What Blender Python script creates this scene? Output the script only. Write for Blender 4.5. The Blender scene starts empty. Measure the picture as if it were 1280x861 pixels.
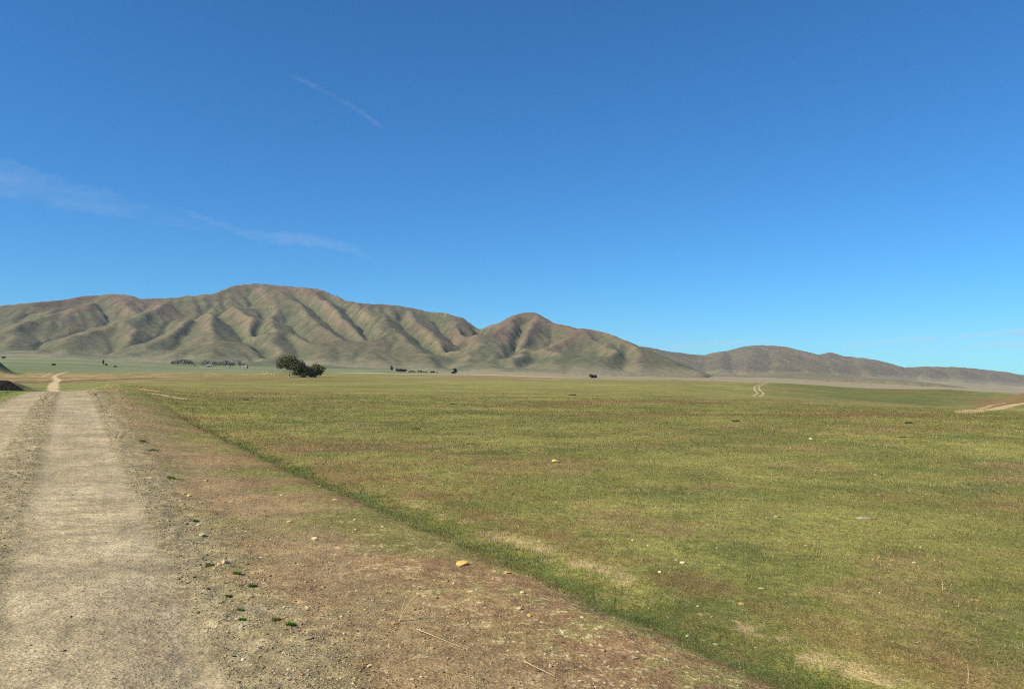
import bpy, math
import numpy as np
from mathutils import Vector

# ------------------------------------------------------------------ scene, camera
sc = bpy.context.scene
col = sc.collection
EYE = 1.75; F = 985.0; HY = 468.0
rng = np.random.default_rng(7)

cam = bpy.data.cameras.new("camera"); camo = bpy.data.objects.new("camera", cam); col.objects.link(camo)
cam.sensor_width = 36.0; cam.lens = F/1280*36.0; cam.shift_y = (HY-430.5)/1280
cam.clip_start = 0.05; cam.clip_end = 200000
camo.location = (0, 0, EYE); camo.rotation_euler = (math.radians(90), 0, 0)
sc.camera = camo
sc.view_settings.view_transform = 'Standard'; sc.view_settings.look = 'None'
sc.view_settings.gamma = 1; sc.view_settings.use_curve_mapping = False
sc.view_settings.exposure = 0.80
sc.cycles.max_bounces = 5; sc.cycles.volume_bounces = 0; sc.cycles.transparent_max_bounces = 16
sc.cycles.use_denoising = False; sc.cycles.pixel_filter_type = 'BLACKMAN_HARRIS'; sc.cycles.filter_width = 1.05

SUN_EL = 41.0
SUN_AZ = -118.0                     # bearing from camera forward (+Y), clockwise: to the left, a little behind
sd = Vector((math.sin(math.radians(SUN_AZ))*math.cos(math.radians(SUN_EL)),
             math.cos(math.radians(SUN_AZ))*math.cos(math.radians(SUN_EL)), math.sin(math.radians(SUN_EL))))
w = bpy.data.worlds.new("World"); sc.world = w; w.use_nodes = True
nt = w.node_tree; bg = nt.nodes["Background"]
sky = nt.nodes.new("ShaderNodeTexSky"); sky.sky_type = 'NISHITA'; sky.sun_disc = False
sky.sun_elevation = math.radians(SUN_EL); sky.sun_rotation = math.radians(SUN_AZ)
sky.air_density = 1.0; sky.dust_density = 0.0; sky.ozone_density = 6; sky.altitude = 400
tint = nt.nodes.new("ShaderNodeVectorMath"); tint.operation = 'MULTIPLY'; tint.inputs[1].default_value = (.28, .77, 1.07)   # the deep blue of clear dry air
nt.links.new(sky.outputs[0], tint.inputs[0]); nt.links.new(tint.outputs[0], bg.inputs[0]); bg.inputs[1].default_value = 0.072; w.cycles.sampling_method = 'NONE'
sun = bpy.data.lights.new("sun", 'SUN'); sun.energy = 4.4; sun.angle = math.radians(0.55); sun.color = (1, .94, .84)
suno = bpy.data.objects.new("sun", sun); col.objects.link(suno)
suno.rotation_euler = sd.to_track_quat('Z', 'Y').to_euler(); suno.location = (-50, -10, 60)

# ------------------------------------------------------------------ noise
def _h(ix, iy, s):
    n = (ix.astype(np.int64)*374761393 + iy.astype(np.int64)*668265263 + s*1442695041) & 0xffffffff
    n = ((n ^ (n >> 13))*1274126177) & 0xffffffff
    n = ((n ^ (n >> 15))*2246822519) & 0xffffffff
    return ((n ^ (n >> 16)) & 0xffff)/65535.0
def vn(x, y, s=0):                                  # smooth noise in -1..1 (gradient)
    x0 = np.floor(x); y0 = np.floor(y); fx = x-x0; fy = y-y0
    ux = fx*fx*fx*(fx*(fx*6-15)+10); uy = fy*fy*fy*(fy*(fy*6-15)+10)
    def g(dx, dy):
        a = _h(x0+dx, y0+dy, s)*2*np.pi
        return np.cos(a)*(fx-dx)+np.sin(a)*(fy-dy)
    a = g(0,0); b = g(1,0); c = g(0,1); d = g(1,1)
    return (a+(b-a)*ux+(c-a)*uy+(a-b-c+d)*ux*uy)*1.5
def fbm(x, y, f, o=4, s=0, g=.5):
    r = 0; a = 1; t = 0
    for i in range(o):
        r = r+a*vn(x*f+17.3*i, y*f-9.1*i, s+i*7); t += a; a *= g; f *= 2.03
    return r/t*1.35
def ss(a, b, x):
    t = np.clip((x-a)/(b-a), 0, 1); return t*t*(3-2*t)
def lin(*c):
    c = np.array(c, float)/255; return np.where(c < .04045, c/12.92, ((c+.055)/1.055)**2.4)
def mix(a, b, t):
    t = np.asarray(t)[..., None] if np.ndim(t) else t
    return a*(1-t)+b*t

# ------------------------------------------------------------------ the lie of the land (heights in metres)
D  = np.array([1, 15, 30, 45, 60, 80, 110, 170, 250, 330, 500, 800, 1200, 1800, 2500, 4000, 6000, 9000], float)
XS = np.array([-500, -150, 0, 75, 150, 250, 400, 600, 800, 950, 1100, 1180, 1240, 1280, 1450, 1800], float)
Z = {  # metres for the first rows (to 45 m), photo rows beyond
 #        15    30    45   |  60   80   110  170   250   330   500   800   1200  1800  2500  4000
 -500:  (.15,  .35, .45,    492, 484, 479, 474,  471,  469,  465,  461,  453,  444,  438, 430),
 -150:  (.15,  .55, .70,    495, 487, 482, 478,  475,  472,  467,  462,  453,  444,  438, 430),
 0:     (.15,  .66, .74,    496, 491, 489, 486,  478,  473,  469,  463,  454,  446,  440, 432),
 75:    (.15,  .66, .78,    496, 494, 492, 486,  478,  473,  469,  464,  456,  448,  443, 436),
 150:   (.12,  .55, 0.92,   481, 480, 482, 479,  475,  472,  468.5,465,  459,  452,  447, 440),
 250:   (.0,   .15, .38,    489, 484, 480, 476,  472.5,470.5,467.5,464.5,461, 457,  451, 445),
 400:   (.0,   .05, .22,    493, 487, 482, 477.5,474,  472,  469,  466,  463,  461,  457, 452),
 600:   (.0,   .0,  .1,     495, 489, 484, 479,  475.5,473.5,471.5,469,  466.5,465,  462.5,460),
 800:   (.0,   .0,  .0,     497, 491, 486, 481,  478,  476,  474.5,475,  474,  471.5,468.5,465),
 950:   (.0,   .0, -.1,     501, 497, 495, 489,  482,  478.3,479, 479,  478,  475.5,472, 469),
 1100:  (.0,   .0, -.26,    507, 503.5,505,498,  489,  486,  487.5,489, 487,  483.5,480, 474),
 1180:  (.0,   .0, -.35,    510, 508.5,510,502,  489.5,487,  489,  491, 489,  486,  484, 478),
 1240:  (.0,   .0, -.45,    513, 512, 504, 503.5,495, 490.5,492,  493, 492,  489,  488, 482),
 1280:  (.0,   .0, -.5,     515, 513, 499, 491,  493.5,494,  495,  495, 493,  491,  489, 485),
 1450:  (.0,   .0, -.6,     517, 510, 486, 471,  478,  486,  492,  495, 495,  493,  491, 488),
 1800:  (.0,   .0, -.6,     519, 514, 500, 490,  488,  488,  492,  495, 495,  493,  491, 488)}
T = np.zeros((len(XS), len(D)))
for i, x in enumerate(XS):
    v = Z[int(x)]
    T[i, 0] = 0; T[i, 1:4] = v[:3]
    for j, y in enumerate(v[3:]): T[i, 4+j] = EYE-(y-HY)*D[4+j]/F
    T[i, 16] = T[i, 15]-10; T[i, 17] = T[i, 15]-60
def cub(a, b, c, d, t):
    return b+.5*t*(c-a+t*(2*a-5*b+4*c-d+t*(3*(b-c)+d-a)))
def bas(tab, px, Y):
    fx = np.interp(px, XS, np.arange(len(XS))); fy = np.interp(np.log(np.clip(Y, 1, 9000)), np.log(D), np.arange(len(D)))
    ix = np.clip(fx.astype(int), 0, len(XS)-2); iy = np.clip(fy.astype(int), 0, len(D)-2); tx = fx-ix; ty = fy-iy
    tx = tx*tx*(3-2*tx)*.5+tx*.5
    def g(a, b): return tab[np.clip(ix+a, 0, len(XS)-1), np.clip(iy+b, 0, len(D)-1)]
    r = []
    for a in (0, 1):
        r.append(cub(g(a,-1), g(a,0), g(a,1), g(a,2), ty))
    return r[0]+(r[1]-r[0])*tx
def polar(x, y):
    r = np.hypot(x, y); az = np.clip(np.arctan2(x, y), -.95, .95)
    return 640+F*np.tan(az), np.maximum(r*np.cos(az), 1.0)
S0 = .163; SL = .561
def road_s(x, y): return x+SL*y-S0                  # sideways distance from the middle of the right-hand rut
def zbase(x, y):
    px, Y = polar(x, y)
    z = bas(T, px, Y)
    z = z+ss(40, 200, Y)*ss(6000, 1500, Y)*fbm(x, y, 1/90, 3, 5)*.22*np.clip(Y/250, .3, 4)
    z = z+1.9*np.exp(-((px-352)/38)**2-((Y-400)/45)**2)          # low knoll behind the trees
    z = z+13*np.exp(-(np.maximum(px+14, 0)/22)**2-((Y-570)/80)**2)            # dark green knoll at the left edge
    return z
def zg(x, y):
    z = zbase(x, y); px, Y = polar(x, y); s = road_s(x, y)
    nearm = ss(60, 30, Y)*ss(-2, 3, y)
    m = 0.010*fbm(x, y, 2.2, 4, 11)+.035*fbm(x, y, .35, 3, 21)*ss(.5, 2.5, np.abs(s+.9))
    tr = ss(.8, .5, np.abs(s))+ss(.65, .4, np.abs(s+2.1))
    berm = ss(.52, .15, np.abs(s+1.1))
    sh = ss(.6, 1.0, s)*ss(2.0, 1.2, s)
    m = m*(1-.6*np.clip(tr, 0, 1))-.010*tr+berm*(.016+.022*fbm(x, y, 3.1, 3, 4))+sh*(.015+.03*fbm(x, y, 2.6, 3, 9))
    t = (y-SL*x)/1.147
    m = m+.005*np.sin(t*12.5+1.5*vn(x*.8, y*.8, 3))*ss(.6, .2, np.abs(s))*ss(6.5, 8.5, Y)*ss(17, 12, Y)
    m = m+.05*np.exp(-((s-4.1)/.35)**2)*-1
    z = z+m*nearm
    return z

def hit(px, py, Ymax=2600):
    """ground point seen at a pixel of the 1280 x 861 photograph"""
    Y = np.exp(np.linspace(np.log(3), np.log(Ymax), 1500)); X = (px-640)/F*Y
    p = HY+(EYE-zbase(X, Y))*F/Y
    k = np.argmax(p <= py) if (p <= py).any() else np.argmin(p)
    return float(X[k]), float(Y[k])
def at(px, Y): return ((px-640)/F*Y, Y)
def z1(x, y): return float(zg(np.array([x]), np.array([y]))[0])
def poly_d(x, y, pts):
    d = np.full(x.shape, 1e9)
    for (ax, ay), (bx, by) in zip(pts[:-1], pts[1:]):
        vx, vy = bx-ax, by-ay; L = vx*vx+vy*vy+1e-9
        t = np.clip(((x-ax)*vx+(y-ay)*vy)/L, 0, 1); d = np.minimum(d, np.hypot(x-ax-t*vx, y-ay-t*vy))
    return d

# ------------------------------------------------------------------ what the ground is made of (albedo)
K = .80
def C(r, g, b): return lin(r, g, b)*K
c_track = C(178, 160, 124); c_track2 = C(163, 145, 111); c_grav = C(162, 146, 108); c_gravl = C(188, 171, 130)
c_brown = C(150, 124, 82); c_straw = C(176, 148, 104); c_red = C(136, 104, 68)
c_green = C(92, 110, 50); c_olive = C(122, 119, 60); c_oliveb = C(146, 140, 74); c_mid = C(106, 109, 56)
c_dkgreen = C(98, 104, 52); c_mint = C(134, 138, 96); c_tan = C(186, 172, 132); c_orange = C(176, 140, 88); c_pale = C(208, 192, 156)
far_road = [at(p, Y) for p, Y in ((62, 46), (64, 80), (66, 120), (66, 170), (67, 220), (70, 255), (73, 280), (70, 330), (67, 400), (70, 520), (77, 680), (84, 760))]
far_track = [at(p, Y) for p, Y in ((52, 420), (57, 520), (64, 680))]
mid_track = [at(p, Y) for p, Y in ((946, 112), (951, 150), (946, 190), (946, 230), (952, 280), (956, 330), (958, 360))]
scar = [hit(1205, 516), hit(1235, 512), hit(1262, 507), hit(1282, 504), hit(1300, 501)]
scar2 = [hit(1222, 511), hit(1240, 506), hit(1256, 503.5)]
scar3 = [hit(1195, 516), hit(1225, 518.5), hit(1250, 520)]
dirt = [hit(176, 485.5), hit(190, 488)]; dirt2 = [hit(199, 493), hit(208, 495)]; dirt3 = [hit(213, 496), hit(226, 498)]
flat_paths = [[hit(a, b) for a, b in q] for q in (((100, 490), (118, 486), (135, 480), (160, 480)), ((90, 478), (150, 476.5), (230, 477)), ((230, 479), (330, 481), (430, 481), (520, 480)))]

def gcol(x, y):
    px, Y = polar(x, y); s = road_s(x, y); t = (y-SL*x)/1.147
    lg = np.log(Y)
    n1 = fbm(x, y, .22, 4, 31); n2 = fbm(x, y, 1.1, 4, 41); n3 = fbm(x, y, .05, 4, 51); n4 = fbm(x, y, 5.0, 3, 61)
    sp = fbm(x, y, 22.0, 2, 71)
    # field of short grass
    c = mix(c_olive, c_oliveb, ss(-.5, .6, n1+.5*n2))
    c = mix(c, c_mid, ss(.05, .7, fbm(x, y, .3, 4, 81)+.35*n4)*.8)
    br = fbm(x*.8+50, y*1.25, .10, 5, 91)+.28*n2+.2*n4
    c = mix(c, c_red, ss(-.05, .5, br)*.74)
    c = mix(c, c_brown, ss(.1, .6, fbm(x-90, y, .5, 4, 95)+.25*n4)*.6)
    c = mix(c, c_straw, ss(.45, .8, sp*.6+n4*.5)*.35)
    c = mix(c, c_green, ss(.35, .75, fbm(x, y+77, .45, 3, 101)+.15*n4)*.45)
    # the brown verge between the road and the green furrow
    vg = ss(1.0, 1.7, s+.35*n2)*ss(4.5, 3.3, s+.35*n2+.25*n4)*ss(44, 22, Y)
    v = mix(C(144, 114, 78), C(166, 138, 96), ss(-.3, .6, n2+.5*n4))
    v = mix(v, C(140, 112, 86), ss(-.1, .6, fbm(x, y, .8, 3, 111))*.4); v = mix(v, C(116, 118, 58), ss(2.5, 3.9, s+.5*n2)*ss(-.25, .35, n2+.8*n4)*.65)
    v = mix(v, C(122, 120, 60), ss(-.15, .4, fbm(x, y, .4, 4, 121)+.25*n4+.2*ss(1.8, 3.5, s)-.1)*.8*ss(4.2, 7, Y))
    v = mix(v, C(214, 188, 142), ss(.15, .55, sp*.6+n4*.5)*ss(14, 5, Y)*.8); v = mix(v, C(96, 76, 54), ss(.15, .55, -sp*.6-n4*.5)*ss(14, 5, Y)*.6)
    c = mix(c, v, vg)
    # furrow of lush green grass and the bare strip just beyond
    fw = .10+.10*vn(t*.7, t*0, 8)+.16*n4+.13*n2
    c = mix(c, c_green*.92, ss(fw+.28, fw-.16, np.abs(s-4.12-.2*vn(t*.35, t*0, 12)-.08*vn(t*1.3, t*0, 13)))*ss(32, 14, Y)*np.clip(.62+.5*fbm(t, s*.5, .45, 2, 133), .15, .9))
    bs = ss(.25, .02, np.abs(s-4.60+.12*vn(t*1.1, t*0, 14)+.16*n4+.1*n2))*ss(-.25, .3, vn(t*1.6+3, s*.5, 15)+.8*n4+.3*sp)*ss(14, 8, Y)
    c = mix(c, C(192, 164, 116), np.clip(bs, 0, 1)*.6)
    c = mix(c, c_red, ss(.5, .1, np.abs(s-5.05))*ss(-.4, .3, n2)*.5*ss(22, 9, Y))
    # gravel shoulder, berm, ruts
    rd = ss(60, 48, Y)*ss(-30, -5, y)
    g = mix(c_grav, c_gravl, ss(-.3, .7, n4+sp*.5))*.84
    g = mix(g, C(124, 114, 80), ss(.2, .7, n2)*.4)
    c = mix(c, g, ss(1.9, 1.0, s+.45*n2)*ss(-3.6, -2.9, s-.75*ss(22, 42, Y)+.3*n2)*rd)
    c = mix(c, mix(c_brown, c_grav, .5), ss(1.3, 2.2, s)*ss(3.1, 2.0, s+.5*n2)*rd*.65)
    tk = mix(c_track, c_track2, ss(-.5, .6, fbm(x, y, .9, 4, 131)))
    tk = mix(tk, C(206, 186, 138), ss(.1, .7, np.sin(t*12.5+1.2+1.5*vn(x*.8, y*.8, 3))+n2)*ss(.5, .1, np.abs(s+.05))*ss(6.5, 8.5, Y)*ss(19, 12, Y)*.35)
    tk = tk*(1+.10*sp+.06*n4)[..., None]
    for s_, wd in ((-.19, .012), (-.05, .008), (.27, .012), (-2.2, .012)): tk = tk*(1-.13*np.exp(-((s-s_-.03*vn(t*.25, t*0, 19))/wd)**2)*ss(26, 12, Y)*ss(-.3, .3, vn(t*1.1, t*0, 23)))[..., None]
    e = .06*n4+.05*n2
    w1 = ss(.78, .52, np.abs(s-.02)+e); w2 = ss(.66, .42, np.abs(s+2.12-.3*ss(26, 45, Y))+e)
    c = mix(c, tk, np.clip(w1+w2, 0, 1)*rd)
    # left of the road
    L = ss(-3.0, -3.7, s-.75*ss(22, 42, Y)+.3*n2)*ss(60, 50, Y)
    c = mix(c, mix(C(118, 138, 52), c_straw, ss(.1, .7, n2)), L*.9)
    # farther out ---------------------------------------------------------
    far = ss(55, 120, Y)
    st = fbm(x*.35, y*.16, .05, 4, 141); st2 = fbm(x*.25, y*.2, .02, 4, 151)
    f = mix(C(138, 134, 66), C(150, 142, 78), ss(-.4, .5, st)); f = mix(f, C(128, 104, 70), ss(.1, .7, st2+.3*st)*.6)
    f = mix(f, C(104, 112, 52), ss(.1, .6, fbm(x*.3, y*.3, .06, 4, 155))*.5)
    right = ss(900, 1010, px)
    fr = mix(C(122, 122, 62), C(140, 120, 74), ss(-.1, .5, fbm(x*.5, y, .03, 4, 157))); fr = mix(fr, C(136, 116, 74), ss(1190, 1235, px+20*st)*ss(78, 90, Y)*ss(215, 190, Y)*.85); fr = mix(fr, C(128, 112, 66), ss(1060, 1120, px)*ss(1200, 1140, px)*ss(190, 260, Y)*.6)
    f = mix(f, fr, right*ss(85, 150, Y))
    brow = ss(230, 420, Y)*ss(420, 620, px)*ss(1010, 900, px)
    f = mix(f, mix(C(146, 118, 88), C(164, 146, 104), ss(-.2, .5, st)), brow*.8)
    orng = ss(170, 300, Y)*ss(760, 600, Y)*ss(420, 180, px)
    f = mix(f, mix(C(180, 146, 98), C(120, 112, 62), ss(-.1, .3, .6*st+.8*fbm(x*.8, y*.4, .16, 4, 161))), orng*.9)
    f = mix(f, C(122, 130, 66), ss(100, 140, Y)*ss(230, 170, Y)*ss(200, 60, px)*.8)
    f = mix(f, C(58, 56, 34), ss(210, 235, Y)*ss(300, 265, Y)*ss(.2, .45, fbm(x*.8, y, .08, 3, 171)+.25)*ss(180, 120, px)*.85)
    q1 = fbm(x*.35, y, .22, 4, 145); q2 = fbm(x*.5, y, .7, 3, 147)
    f = mix(f, C(164, 156, 84), ss(.05, .6, q1)*.45); f = mix(f, C(104, 104, 54), ss(.05, .6, -q1)*.55); f = mix(f, C(132, 108, 70), ss(.1, .6, q2-.4*q1)*.35)
    f = f*(1+.16*q2)[:, None]
    f = mix(f, C(74, 62, 40), ss(225, 250, Y)*ss(420, 330, Y)*ss(.12, .4, fbm(x*.5, y*.6, .2, 3, 173))*ss(330, 200, px)*.7)
    c = mix(c, f*.90, far)
    w3 = ss(1000, 1060, px+15*st); hol = ss(120, 160, Y)*ss(420, 360, Y)
    c = mix(c, mix(C(92, 102, 46), C(114, 110, 56), ss(-.3, .5, q1)), w3*hol*ss(1215, 1170, px)*.7+ss(955, 975, px)*ss(1060, 1000, px)*ss(235, 255, Y)*hol*.6)
    c = mix(c, mix(C(136, 112, 70), C(112, 102, 58), ss(-.2, .5, st)), ss(1075, 1125, px)*ss(1215, 1170, px)*ss(225, 262, Y)*ss(420, 360, Y)*.75)
    kn = ss(1200, 1238, px+14*q2)*ss(84, 96, Y)*ss(215, 190, Y)
    c = mix(c, mix(C(134, 106, 66), C(116, 108, 60), ss(-.2, .5, q1)), kn*.85)
    c = mix(c, C(96, 108, 58), ss(40, 14, px)*ss(470, 500, Y)*ss(700, 640, Y))
    # alluvial flats at the foot of the hills
    fl = ss(560, 850, Y)
    q = mix(C(112, 116, 74), c_mint*.85, ss(-.3, .5, fbm(x*.3, y*.6, .01, 4, 181)))
    q = mix(q, c_tan, ss(.1, .6, fbm(x*.3, y, .008, 4, 185))*.5); q = mix(q, C(104, 114, 74), ss(.05, .5, fbm(x*.25, y, .012, 4, 187))*.6)
    pr = mix(C(170, 154, 112), C(182, 162, 126), ss(-.3, .4, fbm(x*.3, y, .008, 4, 191)))
    pr = mix(pr, C(142, 136, 92), ss(.0, .5, fbm(x*.4, y*1.2, .006, 4, 195))*.75)
    q = mix(q, pr*.80, ss(470, 640, px)*.85)
    q = mix(q, C(98, 112, 62), ss(130, 20, px)*ss(1100, 700, Y)*.7)
    q = mix(q, c_tan, ss(80, 20, np.abs(Y-850))*ss(380, 440, px)*ss(800, 600, px)*.8)
    c = mix(c, q, fl)
    m = Y > 25
    if m.any():
        xm, ym = x[m], y[m]; cc = c[m]
        for pts, wd, cl, a in ((far_road, 1.1, C(196, 172, 130), .95), (far_track, .7, C(196, 172, 130), .7), (scar, .62, C(200, 170, 120), .9),
                            (scar2, .3, C(196, 160, 112), .8), (scar3, .2, C(190, 164, 114), .6), (dirt, .5, C(212, 160, 112), .95), (dirt2, .42, C(208, 182, 136), .95), (dirt3, .42, C(208, 182, 136), .95),
                            (flat_paths[0], .4, C(170, 146, 104), .4), (flat_paths[1], 1.0, C(176, 160, 112), .5), (flat_paths[2], 1.2, C(168, 156, 104), .5)):
            d = poly_d(xm, ym, pts); r0 = np.hypot(xm, ym)
            wv = wd*(1+.5*vn(xm*.3, ym*.3, 5))
            cc = mix(cc, cl, ss(wv*1.25, wv*.75, d)*a)
        d = poly_d(xm, ym, mid_track)
        cc = mix(cc, C(206, 186, 146), ss(.26, .1, np.abs(d-.55+.12*vn(xm*.12, ym*.12, 6)))*.7)
        c[m] = cc
    return np.clip(c, .01, .8)

# ------------------------------------------------------------------ mesh helpers
def tag(o, label=None, cat=None, group=None, kind=None):
    if label: o["label"] = label
    if cat: o["category"] = cat
    if group: o["group"] = group
    if kind: o["kind"] = kind
    return o
def mesh_np(name, V, Fc, mat, colors=None, n=4, smooth=False):
    me = bpy.data.meshes.new(name); V = np.asarray(V, np.float32); Fc = np.asarray(Fc, np.int32)
    me.vertices.add(len(V)); me.vertices.foreach_set("co", V.ravel())
    me.loops.add(Fc.size); me.loops.foreach_set("vertex_index", Fc.ravel())
    me.polygons.add(len(Fc)); me.polygons.foreach_set("loop_start", np.arange(0, Fc.size, n, dtype=np.int32))
    me.polygons.foreach_set("loop_total", np.full(len(Fc), n, np.int32))
    me.polygons.foreach_set("use_smooth", np.full(len(Fc), smooth))
    if colors is not None:
        a = me.color_attributes.new("albedo", 'FLOAT_COLOR', 'POINT')
        a.data.foreach_set("color", np.hstack([colors, np.ones((len(V), 1))]).astype(np.float32).ravel())
    me.update(calc_edges=True); me.materials.append(mat)
    return me
def obj(name, me, parent=None):
    o = bpy.data.objects.new(name, me); col.objects.link(o)
    if parent: o.parent = parent
    return o
def grid_faces(nr, nc, wrap=False):
    i = np.arange(nr-1)[:, None]; j = np.arange(nc if wrap else nc-1)[None]; j2 = (j+1) % nc
    return np.stack([i*nc+j, i*nc+j2, (i+1)*nc+j2, (i+1)*nc+j], -1).reshape(-1, 4)

# ------------------------------------------------------------------ materials
def mat(name): m = bpy.data.materials.new(name); m.use_nodes = True; return m, m.node_tree, m.node_tree.nodes["Principled BSDF"]
def attr_mat(name, rough=.95, spec=.12, layers=(), bump=(), transl=0.0):
    """albedo from the mesh, broken up by fine noise in object space; layers: (scale, amount), bump: (scale, strength, distance)"""
    m, t, p = mat(name); N = t.nodes; Lk = t.links
    a = N.new("ShaderNodeAttribute"); a.attribute_name = "albedo"
    g = N.new("ShaderNodeTexCoord"); out = a.outputs["Color"]
    for sc_, am in layers:
        n = N.new("ShaderNodeTexNoise"); n.inputs["Scale"].default_value = sc_; n.inputs["Detail"].default_value = 3; n.inputs["Roughness"].default_value = .65
        Lk.new(g.outputs["Object"], n.inputs["Vector"])
        r = N.new("ShaderNodeMapRange"); r.inputs[1].default_value = .3; r.inputs[2].default_value = .7; r.inputs[3].default_value = 1-am; r.inputs[4].default_value = 1+am
        Lk.new(n.outputs["Fac"], r.inputs[0])
        v = N.new("ShaderNodeVectorMath"); v.operation = 'SCALE'; Lk.new(out, v.inputs[0]); Lk.new(r.outputs[0], v.inputs[3]); out = v.outputs[0]
    Lk.new(out, p.inputs["Base Color"])
    p.inputs["Roughness"].default_value = rough; p.inputs["Specular IOR Level"].default_value = spec
    prev = None
    for sc_, stg, dist in bump:
        n = N.new("ShaderNodeTexNoise"); n.inputs["Scale"].default_value = sc_; n.inputs["Detail"].default_value = 4
        Lk.new(g.outputs["Object"], n.inputs["Vector"])
        b = N.new("ShaderNodeBump"); b.inputs["Strength"].default_value = stg; b.inputs["Distance"].default_value = dist
        Lk.new(n.outputs["Fac"], b.inputs["Height"])
        if prev: Lk.new(prev.outputs[0], b.inputs["Normal"])
        prev = b
    if prev: Lk.new(prev.outputs[0], p.inputs["Normal"])
    if transl:
        o = N["Material Output"]; mx = N.new("ShaderNodeMixShader"); tr = N.new("ShaderNodeBsdfTranslucent"); Lk.new(out, tr.inputs["Color"])
        mx.inputs[0].default_value = transl; Lk.new(p.outputs[0], mx.inputs[1]); Lk.new(tr.outputs[0], mx.inputs[2]); Lk.new(mx.outputs[0], o.inputs["Surface"])
    return m
def noise_mat(name, c1, c2, scale, rough=.9, bump=0, bs=10, spec=.2):
    m, t, p = mat(name); N = t.nodes; Lk = t.links
    g = N.new("ShaderNodeTexCoord"); n = N.new("ShaderNodeTexNoise"); n.inputs["Scale"].default_value = scale; n.inputs["Detail"].default_value = 5
    Lk.new(g.outputs["Object"], n.inputs["Vector"])
    r = N.new("ShaderNodeValToRGB"); r.color_ramp.elements[0].position = .32; r.color_ramp.elements[1].position = .68
    r.color_ramp.elements[0].color = (*c1, 1); r.color_ramp.elements[1].color = (*c2, 1)
    Lk.new(n.outputs["Fac"], r.inputs[0]); Lk.new(r.outputs[0], p.inputs["Base Color"]); p.inputs["Roughness"].default_value = rough
    p.inputs["Specular IOR Level"].default_value = spec
    if bump:
        b = N.new("ShaderNodeBump"); b.inputs["Strength"].default_value = .8; b.inputs["Distance"].default_value = bump
        n2 = N.new("ShaderNodeTexNoise"); n2.inputs["Scale"].default_value = bs; n2.inputs["Detail"].default_value = 5; Lk.new(g.outputs["Object"], n2.inputs["Vector"])
        Lk.new(n2.outputs["Fac"], b.inputs["Height"]); Lk.new(b.outputs[0], p.inputs["Normal"])
    return m
M_ground = attr_mat("ground_soil", layers=((60, .42), (9, .25), (1.1, .22), (.12, .16)), bump=((45, .7, .02), (9, .5, .05), (.5, .35, .3)))
M_hill = attr_mat("hill_slope", layers=((.12, .16), (.03, .14)), bump=((.06, .6, 6.0), (.2, .4, 1.5)))
M_blade = attr_mat("grass_blade", rough=.7, spec=.2, transl=.3)
M_stone = attr_mat("gravel_stone", rough=.9, layers=((80, .2),))
M_leaf = attr_mat("leaf", rough=.6, spec=.3, transl=.15)
M_bark = noise_mat("bark", (.10, .08, .06), (.22, .19, .15), 3, bump=.03)
M_barkpale = noise_mat("bark_pale", (.42, .38, .31), (.62, .57, .48), 2, bump=.02)

# ------------------------------------------------------------------ ground sheet
az = np.radians(np.concatenate([np.arange(-180, -60, 3.0), np.arange(-60, -37, .5), np.arange(-37, 37, .058), np.arange(37, 60, .5), np.arange(60, 180, 3.0)]))
rs = [.4, .8, 1.3, 1.9, 2.6, 3.2]
while rs[-1] < 9000:
    r = rs[-1]; rs.append(r+(max(min(r*r/1724*1.0, r*.016), .008) if r < 2600 else r*.05))
rs = np.array(rs); nr, nc = len(rs), len(az)
X = rs[:, None]*np.sin(az)[None]; Y = rs[:, None]*np.cos(az)[None]
zz = zg(X.ravel(), Y.ravel()); cc = gcol(X.ravel(), Y.ravel())
V = np.stack([X.ravel(), Y.ravel(), zz], -1)
Fq = grid_faces(nr, nc, True)[:, ::-1]
V = np.vstack([V, [[0, 0, 0.0]]]); cc = np.vstack([cc, cc[:1]])
ground = obj("ground", mesh_np("ground", V, Fq, M_ground, cc, smooth=True)); tag(ground, kind="structure")
# small cap under the camera
cap = [[0, 0, float(zz[:nc].mean())]]
capv = np.vstack([V[:nc], cap]); capf = np.array([[j, (j+1) % nc, nc] for j in range(nc)])[:, ::-1]
bmv = ground.data
del bmv
ground_c = mesh_np("ground_cap", capv, capf, M_ground, np.vstack([cc[:nc], cc[:1]]), n=3, smooth=True)
import bmesh
bm = bmesh.new(); bm.from_mesh(ground.data); bm.from_mesh(ground_c); bm.to_mesh(ground.data); bm.free(); bpy.data.meshes.remove(ground_c)

# ------------------------------------------------------------------ hills: ridges traced to real distances, then eroded
def P(px, py, Y): return ((px-640)/F*Y, Y, EYE+(HY-py)*Y/F)
R = []      # (points, slope, rounding)
def ridge(pts, s=.5, r=30): R.append(([P(*p) for p in pts], s, r))
# The near range: crest, spur and valley lines measured in the photograph, each given its distance, joined into one surface.
CREST = [(-640,408),(-420,400),(-250,388),(-100,382),(0,380.5),(40,379.5),(75,372),(110,367),(155,366),(175,371),(195,376),(235,378),(262,366),(290,356),(318,352.5),(345,354.5),(375,356.5),(405,362),(430,371.5),(448,377),
         (480,379.5),(520,383.5),(560,391),(590,399.5),(612,403),(626,401.5),(640,392.5),(655,388.5),(667,388),(690,400.5),(720,408.5),(735,410.5),(760,413.5),(775,420),(790,426),(812,436),(835,446),(862,459),(890,468)]
TOE = [(-640,446),(-100,442),(0,441),(40,442),(100,444),(150,446),(210,448),(265,451),(330,455),(400,458.5),(460,460),(500,461),(560,462.5),(620,462),(700,464.5),(760,464),(800,465),(835,467),(862,468.5),(890,470)]
cxs, cys = np.array(CREST).T; txs, tys = np.array(TOE).T
def depth(px, py):
    c, t = np.interp(px, cxs, cys), np.interp(px, txs, tys)
    u = min(1.1, max(0, (t-py)/(t-c))); run = 11.0*(t-c)
    return 2130+run*u**.92
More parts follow.
